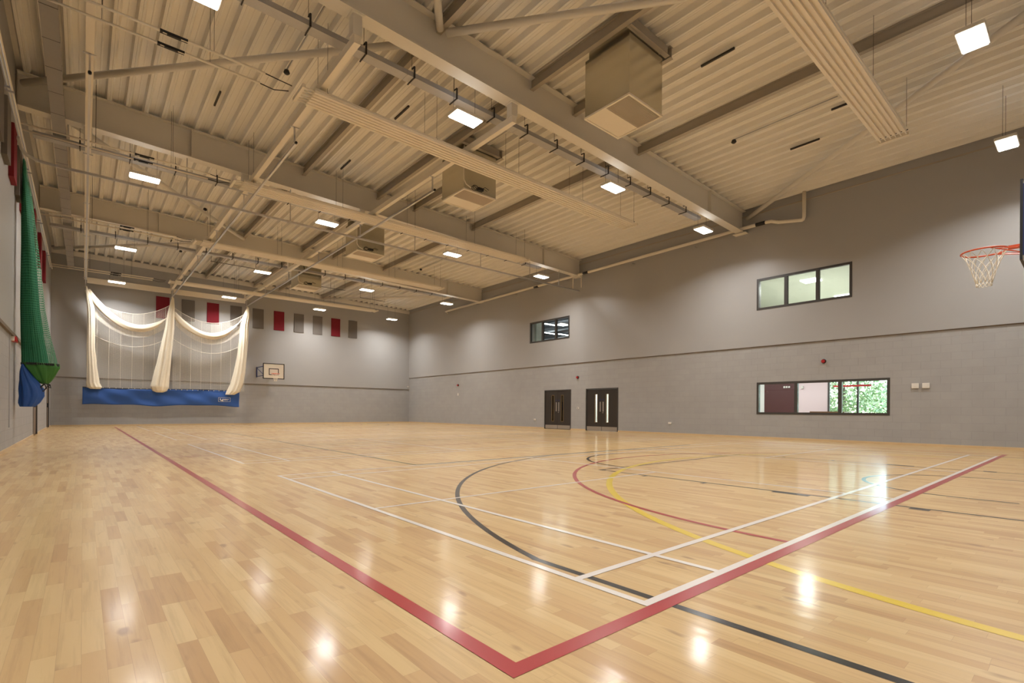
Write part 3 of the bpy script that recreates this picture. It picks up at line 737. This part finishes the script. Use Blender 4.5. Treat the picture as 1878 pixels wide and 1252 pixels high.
# grey jointed duct along the left of the ceiling
t = thing('ceiling_duct', (-.5, 17, 8.0), 'flat grey jointed duct running along the ceiling by the left wall', 'duct')
b = MB(); y = 1.3
while y < YB-.1:
    y2 = min(y+1.07, YB-.03); b.box(-.63, -.375, y+.008, y2-.008, 7.995, 8.115); y = y2
b.build('duct', M_duct, t)
b = MB(); y = 1.3+1.07
while y < YB-.2:
    b.box(-.632, -.373, y-.007, y+.007, 7.993, 8.117); y += 1.07
b.build('joint_strip', M_dark, t)
# pipe on the right wall
t = thing('wall_pipe', (18.55, 17, 7.6), 'long cream pipe along the right wall rising into the roof at its near end', 'pipe')
px_ = 18.55
MB().tube([(px_, 28.6, 7.60), (px_, 16.4, 7.68), (px_, 8.1, 7.76)], .062, 14).build('long_run', M_cream, t, smooth=True)
MB().tube([(px_, 7.75, 7.76), (px_, 7.55, 7.74), (px_, 7.3, 7.64), (px_, 6.55, 7.50), (px_, 6.50, 7.52), (px_, 6.48, 7.6), (px_, 6.48, zt(px_))], .058, 14).build('riser', M_cream, t, smooth=True)
for y, z_ in ((7.92, 7.76), (16.2, 7.68), (19.7, 7.645)): MB().tube([(px_, y-.16, z_), (px_, y+.16, z_)], .066, 14).build('coupling', M_dark, t, smooth=True)
MB().tube([(px_, 28.6, 7.60), (XR-.03, 28.6, 7.45)], .03, 10).build('branch', M_cream, t, smooth=True)
for y in (10.5, 13.5, 17.5, 21.5, 25): MB().box(px_-.01, XR-.05, y-.015, y+.015, 7.54, 7.57).build('bracket', M_galv, t)
for y in (16.45, 17.0):
    tag(MB().box(18.50, 18.53, y-.015, y+.015, 7.0, 7.66).build('drop_rod', M_cream), 'thin cream rod hanging from the right wall pipe, %s of the two' % ('nearer' if y < 16.6 else 'farther'), 'rod', 'drop rods')
for y in (12.9, 9.9):
    pass
# beacons, sockets, switches
def beacon(y, z_, lab):
    t = thing('sounder_beacon', (XR, y, z_), lab, 'alarm', 'red alarm beacons')
    MB().disc((XR, y, z_), (-1, 0, 0), .07, .04, 20).build('base', M_dark, t, smooth=False); MB().disc((XR-.04, y, z_), (-1, 0, 0), .055, .05, 20).build('dome', M_redp, t)
beacon(16.88, 2.63, 'small red alarm beacon above and between the two double doors'); beacon(5.93, 2.67, 'small red alarm beacon above the wide lower window'); beacon(27.4, 2.60, 'small red alarm beacon on the far part of the right wall')
def plate(y, z_, w_, h_, lab, cat='switch', dep=.03, g_='wall plates'):
    t = thing('wall_plate', (XR, y, z_), lab, cat, g_)
    MB().box(XR-dep, XR, y-w_/2, y+w_/2, z_-h_/2, z_+h_/2).build('plate', M_white_p, t, bevel=.004)
    MB().box(XR-dep-.008, XR-dep, y-w_/5, y+w_/5, z_-h_/5, z_+h_/5).build('button', M_white_p if cat != 'alarm switch' else M_dark, t)
plate(3.50, 1.77, .17, .15, 'white wall control beside the lower window, nearer it of the pair', 'switch', .05); plate(3.25, 1.77, .17, .15, 'white wall control beside the lower window, farther from it of the pair', 'switch', .05)
plate(11.69, .47, .15, .09, 'low white double socket on the wall right of the doors', 'socket'); plate(20.0, .47, .12, .09, 'low white socket on the wall left of the doors', 'socket'); plate(27.4, 2.0, .12, .16, 'small white wall box under the farthest red beacon', 'switch')
plate(16.86, 1.10, .12, .09, 'small white plate with black button between the double doors', 'alarm switch')
t = thing('wall_sensor', (18.6, YB-.03, 2.72), 'small white sensor at the far corner of the right wall', 'sensor')
MB().disc((18.66, YB-.02, 2.70), (0, -1, 0), .05, .09, 14).build('body', M_white_p, t)
t = thing('alarm_box', (XL, 16.4, 2.5), 'small red call box on the brown rail of the left wall', 'alarm')
MB().box(XL, XL+.08, 16.1, 16.45, 2.45, 2.57).build('case', M_redp, t, bevel=.01); MB().box(XL, XL+.05, 16.0, 16.1, 2.46, 2.56).build('bracket', M_white_p, t)
tag(MB().box(XL, XL+.02, 15.6, 15.63, .5, 2.55).build('cable_conduit', M_galv), 'thin vertical conduit on the left wall below the brown rail', 'conduit')

# round detectors on conduit under the deck
def detector(x, y, L_, lab):
    z_ = zt(x)-.12
    t = thing('smoke_detector', (x, y, z_-.08), lab, 'detector', 'ceiling detectors')
    MB().tube([(x, y, z_-.09), (x, y, z_-.06), (x, y, z_)], [.04, .07, .05], 16).build('head', M_dark, t, smooth=True)
    MB().tube([(x, y, z_+.01), (x, y+L_, z_+.03)], .014, 8).build('conduit', M_galv, t, smooth=True)
detector(3.5, 12.1, -2.6, 'black ceiling detector left of the long heating panel'); detector(13.6, 6.54, -2.5, 'black ceiling detector near the top right bracing tube')
detector(13.6, 23.4, -2.5, 'black ceiling detector before the farthest roof beam, right side'); detector(3.55, 22.5, 2.0, 'black ceiling detector before the farthest beam, left side'); detector(3.6, 29.3, 2.5, 'black ceiling detector in the far bay, left side')
for x, y in ((2.55, 14.2), (6.3, 15.2), (6.3, 11.5), (10.4, 5.0), (14.2, 3.6), (9.9, 14.8), (3.1, 25.7+2), (10.4, 21.5), (15.4, 5.0)):
    tag(MB().box(x-.02, x+.02, y, y+.75, zt(x)-.045, zt(x)-.003).build('mounting_channel', M_wire), 'short dark mounting channel fixed under the deck ribs', 'bracket', 'short dark mounting channels')

for x0_, x1_, y_, zz_, s_ in ((4.6, 6.6, 27.6, 8.0, 'left of the box'), (9.9, 11.6, 28.6, 7.9, 'right of the box'), (13.2, 14.9, 30.2, 8.0, 'toward the right wall')):
    t = thing('hanging_rod_frame', (x0_, y_, zz_), 'thin dark hanging rod frame in the far roof bay, '+s_, 'bracket', 'hanging rod frames')
    MB().tube([(x0_, y_, zz_), (x1_, y_, zz_)], .014, 6).build('cross_rod', M_wire, t)
    for xx in (x0_+.02, (x0_+x1_)/2, x1_-.02): MB().tube([(xx, y_, zz_), (xx, y_, zt(xx))], .006, 5).build('drop_rod', M_wire, t)
# ================================================================== DOORS
def double_door(n, D, bright, lab):
    y0, y1, z0, z1 = D
    fr = struct(MB().box(XR-.015, XR+.12, y0, y0+.05, 0, z1).box(XR-.015, XR+.12, y1-.05, y1, 0, z1).box(XR-.015, XR+.12, y0+.05, y1-.05, z1-.05, z1).build('door_%d' % n, M_frame), lab)
    ym = (y0+y1)/2
    for a, b_, s in ((y0+.052, ym-.003, 1), (ym+.003, y1-.052, -1)):
        # leaf with a cut-out for the slim vision panel
        e = b_ if s == 1 else a                     # meeting edge
        v0, v1 = (e-.40, e-.27) if s == 1 else (e+.27, e+.40)
        lb = MB(); wall_x(lb, XR+.012, XR+.056, a, b_, .01, z1-.055, [(v0, v1, .42, 1.76)], 0)
        leaf = lb.build('door_leaf', M_door, fr)
        q = MB()
        for yy0, yy1, zz0, zz1 in ((v0-.015, v0, .405, 1.775), (v1, v1+.015, .405, 1.775), (v0, v1, .405, .42), (v0, v1, 1.76, 1.775)): q.box(XR+.004, XR+.012, yy0, yy1, zz0, zz1)
        q.build('vision_panel_bead', M_bead, leaf)
        MB().box(XR+.03, XR+.036, v0, v1, .42, 1.76).build('vision_panel', M_glass, leaf)
        MB().box(XR+.006, XR+.012, a+.01, b_-.01, .02, .21).build('kick_plate', M_steel, leaf)
        hy0, hy1 = (e-.12, e-.05) if s == 1 else (e+.05, e+.12)
        MB().box(XR+.006, XR+.012, hy0, hy1, .93, 1.40).build('push_plate', M_steel, leaf)
        MB().disc((XR+.012, (hy0+hy1)/2, 1.50), (-1, 0, 0), .035, .006, 16).build('sign_disc', M_blueen, leaf)
        if s == 1: MB().disc((XR+.012, (hy0+hy1)/2, .88), (-1, 0, 0), .022, .03, 12).build('lock', M_steel, leaf)
double_door(1, D1, False, 'dark brown double door with dark vision strips, the farther pair')
double_door(2, D2, True, 'dark brown double door with bright vision strips, the nearer pair')
for n, (a, b_) in ((3, (22.70, 24.66)), (4, (30.75, 32.6))):
    fr = struct(MB().box(XL-.1, XL+.01, a, a+.06, 0, 2.06).box(XL-.1, XL+.01, b_-.06, b_, 0, 2.06).box(XL-.1, XL+.01, a+.06, b_-.06, 2.0, 2.06).build('door_%d' % n, M_frame))
    MB().box(XL-.07, XL-.03, a+.062, (a+b_)/2-.002, .01, 2.0).build('door_leaf', M_ledge, fr); MB().box(XL-.07, XL-.03, (a+b_)/2+.002, b_-.062, .01, 2.0).build('door_leaf', M_ledge, fr)
    MB().box(XL-.03, XL+.02, (a+b_)/2-.12, (a+b_)/2-.08, .95, 1.15).build('door_handle', M_dark, fr)

# ================================================================== WINDOWS
def window(n, W, x_face, nm, lab):
    y0, y1, z0, z1 = W; b = MB(); f_ = .075; xa, xb = x_face-.012, x_face+.10
    b.box(xa, xb, y0, y0+f_, z0, z1).box(xa, xb, y1-f_, y1, z0, z1).box(xa, xb, y0+f_, y1-f_, z1-f_, z1).box(xa, xb, y0+f_, y1-f_, z0, z0+f_)
    edges = [y0+(y1-y0)*k/3 for k in range(4)]
    for e in edges[1:3]: b.box(xa, xb, e-f_*.7, e+f_*.7, z0+f_, z1-f_)
    fr = struct(b.build('window_%d' % n, M_frame), lab)
    for k in range(3):
        MB().box(x_face+.05, x_face+.056, edges[k]+f_*.7, edges[k+1]-f_*.7, z0+f_, z1-f_).build('pane', M_glass, fr)
window(1, W1, XR-.05, 0, 'upper window showing strip lights behind, the farther one')
window(2, W2, XR-.05, 0, 'upper window to a pale lit room, the nearer one')
window(3, W3, XR, 0, 'wide lower window looking through to trees')

# ================================================================== BASKETBALL BOARDS
def backboard(cx_, y, sg, ywall, lab, bz=0):
    """sg=+1: ring points to +Y"""
    t = thing('basketball_hoop', (cx_, y, 2.75), lab, 'basketball hoop', 'practice basketball hoops')
    x0, x1, z0, z1 = cx_-.60, cx_+.60, 2.75, 3.68
    ya, yb_ = sorted((y, y-sg*.02))
    bd = MB().box(x0, x1, ya, yb_, z0, z1).build('backboard', M_board, t)
    yf = y+sg*.003; b = MB()
    def fr(a0, a1, c0, c1, w_):
        q0, q1 = sorted((y, yf))
        b.box(a0, a1, q0, q1, c0, c0+w_).box(a0, a1, q0, q1, c1-w_, c1).box(a0, a0+w_, q0, q1, c0+w_, c1-w_).box(a1-w_, a1, q0, q1, c0+w_, c1-w_)
    fr(x0, x1, z0, z1, .045); fr(cx_-.28, cx_+.28, 2.98, 3.38, .045)
    for (a0, a1, c0, c1) in ((x0-.004, x0, z0, z1), (x1, x1+.004, z0, z1), (x0, x1, z0-.004, z0), (x0, x1, z1, z1+.004)): b.box(a0, a1, ya-.002, yb_+.002, c0, c1)
    b.build('board_markings', M_dark, bd)
    b = MB(); q = y-sg*.04
    b.bar((x0+.02, q, z0+.05), (x0+.02, q, z1-.05), .04, .04).bar((x1-.02, q, z0+.05), (x1-.02, q, z1-.05), .04, .04)
    for zz in (2.92, 3.50): b.bar((x0+.02, q, zz), (x1-.02, q, zz), .04, .04)
    b.build('back_frame', M_blueen, t)
    b = MB()
    for xx in (cx_-.52, cx_+.52):
        for zz in (2.95, 3.50): b.bar((xx, q, zz), (xx, ywall, zz), .04, .04)
        b.bar((xx, ywall-(-sg)*.03, 2.9), (xx, ywall-(-sg)*.03, 3.55), .05, .04); b.bar((xx, q, 2.95), (xx, ywall, 3.50), .025, .025)
    b.build('wall_arm', M_blueen, t)
    rc = (cx_, y+sg*.37); RR = .228; b = MB()
    b.tube([(rc[0]+RR*math.cos(a), rc[1]+RR*math.sin(a), 3.05) for a in [2*PI*i/40 for i in range(41)]], .010, 8, cap=False)
    b.build('rim', M_orange, t, smooth=True)
    b = MB().bar((cx_, y, 3.05), (cx_, y+sg*.145, 3.05), .11, .03)
    b.tube([(cx_-.05, y, 2.95), (cx_-.20, rc[1]-.08*sg, 3.045)], .007, 6).tube([(cx_+.05, y, 2.95), (cx_+.20, rc[1]-.08*sg, 3.045)], .007, 6)
    b.tube([(cx_-.16, y+sg*.05, 3.0), (cx_-.16, rc[1]-.10*sg, 3.04)], .006, 6).tube([(cx_+.16, y+sg*.05, 3.0), (cx_+.16, rc[1]-.10*sg, 3.04)], .006, 6)
    b.build('rim_bracket', M_orange, t)
    b = MB(); n = 12; lv = 7
    for k in range(n):
        for s in (-1, 1):
            pts_ = []
            for i in range(lv+1):
                f_ = i/lv; a = 2*PI*(k+s*f_*2.5)/n; r_ = RR*(1-f_)**1.0*.62+RR*.40+ .012*math.sin(i*3.1+k)
                r_ = RR*.98*(1-.66*f_**.7)
                pts_.append((rc[0]+r_*math.cos(a), rc[1]+r_*math.sin(a), 3.04-.40*f_+.006*math.sin(k*5+i)))
            b.tube(pts_, .0042, 5)
    for k in range(n):
        a = 2*PI*k/n; a2 = 2*PI*(k+1)/n
        r_ = RR*.335; pts_ = [(rc[0]+r_*math.cos(a+(a2-a)*j/4), rc[1]+r_*math.sin(a+(a2-a)*j/4), 2.64-.035*math.sin(PI*j/4)) for j in range(5)]
        b.tube(pts_, .005, 5)
    b.build('net', M_cord, t, smooth=True)
    return t
backboard(8.88, .585, 1, YF+.02, 'basketball hoop with orange ring at the right edge, close to the camera')
backboard(8.70, 32.2, -1, YB-.05, 'small basketball hoop on the end wall beside the practice nets')

# ================================================================== ROOMS BEHIND THE RIGHT WALL
M_pale = mat('pale_green_white_paint', srgb(208, 210, 196), .6); M_wht = mat('soft_white_paint', srgb(225, 225, 218), .6)
M_dred = mat('dark_red_paint', srgb(78, 36, 34), .55); M_pink = mat('pink_white_paint', srgb(226, 204, 204), .6)
M_strip = mat('strip_light', (1, 1, 1, 1), .5, emit=(.95, .98, 1, 1), estr=6)
M_dgrey = mat('dark_grey_paint', srgb(66, 68, 72), .6); M_mgrey = mat('mid_grey_metal', srgb(120, 124, 128), .4, metal=.4)
M_timber = mat('brown_timber', srgb(130, 92, 60), .5, noise=.08)
# lobby behind the wide lower window
b = MB().box(XR+.3, 24.3, 2.6, 13.2, -.1, 0, 1).box(XR+.3, 24.3, 2.6, 13.2, 2.95, 3.05, 2).box(XR+.3, 24.3, 13.1, 13.2, 0, 2.95, 0).box(XR+.3, 24.3, 2.5, 2.6, 0, 2.95, 0)
b.box(24.0, 24.2, 10.02, 13.1, 0, 2.95, 0).box(24.0, 24.2, 8.70, 10.02, 0, 2.95, 3).box(24.0, 24.2, 7.41, 8.70, 0, 2.95, 4).box(24.0, 24.2, 2.6, 7.41, 0, .15, 2)
struct(b.build('wall_lobby', [M_wht, M_timber, M_dgrey, M_dred, M_pink]))
o = MB()
for yy in (7.38, 7.0, 6.33, 5.2, 4.1, 3.0): o.box(23.98, 24.08, yy-.035, yy+.035, .15, 2.95)
o.box(23.98, 24.08, 2.6, 7.41, 2.30, 2.38)
wf = struct(o.build('window_4', M_frame)); MB().box(24.02, 24.03, 2.6, 7.41, .15, 2.95).build('pane', M_glass, wf)
tag(MB().box(23.3, 23.5, 5.7, 7.0, 2.0, 2.07).build('ceiling_beam', M_redp), 'red bulkhead seen through the wide lower window', 'beam')
t = thing('wooden_bench', (22.6, 6.9, 0), 'low brown bench seen through the lower window', 'bench')
MB().box(22.2, 22.9, 6.3, 7.5, .45, 1.0).build('back', M_timber, t); MB().box(21.8, 22.9, 6.3, 7.5, 0, .45).build('seat', M_timber, t)
for yy, s in ((8.9, 'left'), (9.0, 'middle'), (9.1, 'right')):
    tag(MB().box(23.95, 23.995, yy, yy+.07, 2.05, 2.13).build('wall_notice', M_white_p), 'tiny white notice on the dark red wall, %s of three' % s, 'notice', 'tiny wall notices')
tag(MB().box(23.95, 23.995, 8.35, 8.45, 2.0, 2.12).build('wall_notice', M_white_p), 'tiny white notice on the pink wall behind the window', 'notice')
area('lobby_light', (21.6, 8.5, 2.9), 3, 6, 260, (.96, .98, 1))
# space behind the doors
b = MB().box(XR+.3, 21.5, 13.3, 16.8, -.1, 0, 0).box(XR+.3, 21.5, 13.3, 16.8, 2.6, 2.7, 0).box(21.4, 21.5, 13.3, 16.8, 0, 2.6, 0).box(XR+.3, 21.4, 13.25, 13.3, 0, 2.6, 0).box(XR+.3, 21.4, 16.75, 16.8, 0, 2.6, 0)
struct(b.build('wall_corridor', M_wht)); area('corridor_light', (20.2, 15.2, 2.55), 1, 2, 75)
b = MB().box(XR+.3, 21.5, 16.9, 20.0, -.1, 0, 0).box(XR+.3, 21.5, 16.9, 20, 2.6, 2.7, 0).box(21.4, 21.5, 16.9, 20, 0, 2.6, 0).box(XR+.3, 21.4, 16.85, 16.9, 0, 2.6, 0).box(XR+.3, 21.4, 20, 20.05, 0, 2.6, 0)
struct(b.build('wall_store', M_door))
# pale upper room
b = MB().box(XR+.3, 30, 2, 14, 3.9, 4.0, 1).box(XR+.3, 30, 2, 14, 6.25, 6.35, 0).box(29.9, 30, 2, 14, 4, 6.25, 0).box(XR+.3, 30, 13.9, 14, 4, 6.25, 0).box(XR+.3, 30, 2, 2.1, 4, 6.25, 0)
struct(b.build('wall_upper_room', [M_pale, M_wht]))
for x_, y_, s in ((22.1, 7.45, 'left'), (26.1, 7.45, 'right')):
    t = thing('ceiling_light', (x_, y_, 6.22), 'square white ceiling light in the pale upper room, '+s, 'lamp', 'upper room ceiling lights')
    MB().box(x_-.3, x_+.3, y_-.3, y_+.3, 6.215, 6.25).build('light_panel', M_strip, t)
    l = area('panel_light', (0, 0, -.02), .6, .6, 160, (1, 1, .97), parent=t)
# dark gallery behind the farther upper window
b = MB().box(XR+.3, 34, 14.5, 34, 3.9, 4.0, 0).box(XR+.3, 34, 14.5, 34, 7.4, 7.5, 0).box(33.9, 34, 14.5, 34, 4, 7.4, 0).box(XR+.3, 34, 33.9, 34, 4, 7.4, 0).box(XR+.3, 34, 14.4, 14.5, 4, 7.4, 0)
struct(b.build('wall_gallery', M_dgrey))
struct(MB().box(19.42, 20.0, 20.60, 21.5, 4.0, 7.4).build('wall_gallery_pier', M_pale))
sl = [(22.8, 23.95, 23.4, 6.6), (24.6, 26.6, 26.05, 6.6), (26.6, 27.6, 25.8, 6.6), (23.6, 24.3, 22.95, 6.6), (27.0, 28.6, 29.9, 6.6), (29.2, 30.6, 28.6, 6.6), (30.0, 32.0, 31.2, 6.6)]
for i, (xa, xb, yy, zz) in enumerate(sl):
    t = thing('strip_light', (xa, yy, zz), 'glowing strip light seen through the farther upper window', 'lamp', 'gallery strip lights')
    MB().box(xa, xb, yy-(.07 if i != 3 else .22), yy+(.07 if i != 3 else .22), zz, zz+.05).build('tube', M_strip, t)
for i in range(7):
    x_ = 20.6+i*1.7
    tag(MB().box(x_, x_+.45, 15, 33.5, 6.75+.08*(i % 3), 7.0+.08*(i % 3)).build('service_duct', M_mgrey if i % 2 else M_dgrey), 'grey service duct under the dark gallery ceiling behind the farther upper window', 'duct', 'gallery service ducts')
area('gallery_fill', (21.5, 22, 6.4), 3, 6, 120, (.95, 1, .97), rot=(0, math.radians(25), 0))  # unseen area lamp added to brighten the gallery and its pier
area('gallery_uplight', (25, 24, 4.6), 6, 8, 260, (.9, .95, 1), rot=(PI, 0, 0))  # unseen upward lamp added to brighten the gallery ceiling

# ================================================================== OUTSIDE: trees beyond the lobby glazing
M_leaf = mat('leaf_green', srgb(170, 184, 142), .6, noise=.3, nscale=1.5); M_bark = mat('bark', srgb(84, 70, 56), .9)
gr = MB().box(24.4, 80, -40, 60, -.3, -.15).build('ground', mat('grass', srgb(110, 135, 80), .9, noise=.2, nscale=1)); struct(gr)
rg = random.Random(3)
def tree(x, y, h, r, lab):
    t = thing('tree', (x, y, -.15), lab, 'tree', 'trees outside the lobby')
    MB().tube([(x, y, -.15), (x+.1, y, h*.5), (x, y+.1, h*.8)], [.18, .13, .05], 8).build('trunk', M_bark, t)
    b = MB()
    for i in range(4200):
        a = rg.uniform(0, 2*PI); u_ = rg.uniform(-1, 1); rr = r*rg.uniform(.35, 1)**.6; s = math.sqrt(1-u_*u_)
        c = Vector((x+rr*s*math.cos(a), y+rr*s*math.sin(a), h*.55+rr*u_*h*.5/r))
        d1 = Vector((rg.uniform(-1, 1), rg.uniform(-1, 1), rg.uniform(-1, 1))).normalized(); d2 = d1.cross(Vector((rg.uniform(-1, 1), rg.uniform(-1, 1), rg.uniform(-1, 1)))).normalized()
        q = rg.uniform(.06, .14); b.quad(c-d1*q, c-d2*q*.6, c+d1*q, c+d2*q*.6)
    b.build('foliage', M_leaf, t)
for x, y, h, r, s in ((33, 5.4, 4.2, 1.9, 'leafy tree outside behind the lower window, nearest the right pane'), (35, 10.0, 4.6, 2.1, 'leafy tree outside behind the lower window, middle one'), (38, 14.6, 4.4, 2.0, 'leafy tree outside behind the lower window, farthest left'), (42, 8.6, 3.0, 2.4, 'low bushy tree farther outside behind the window')):
    tree(x, y, h, r, s)
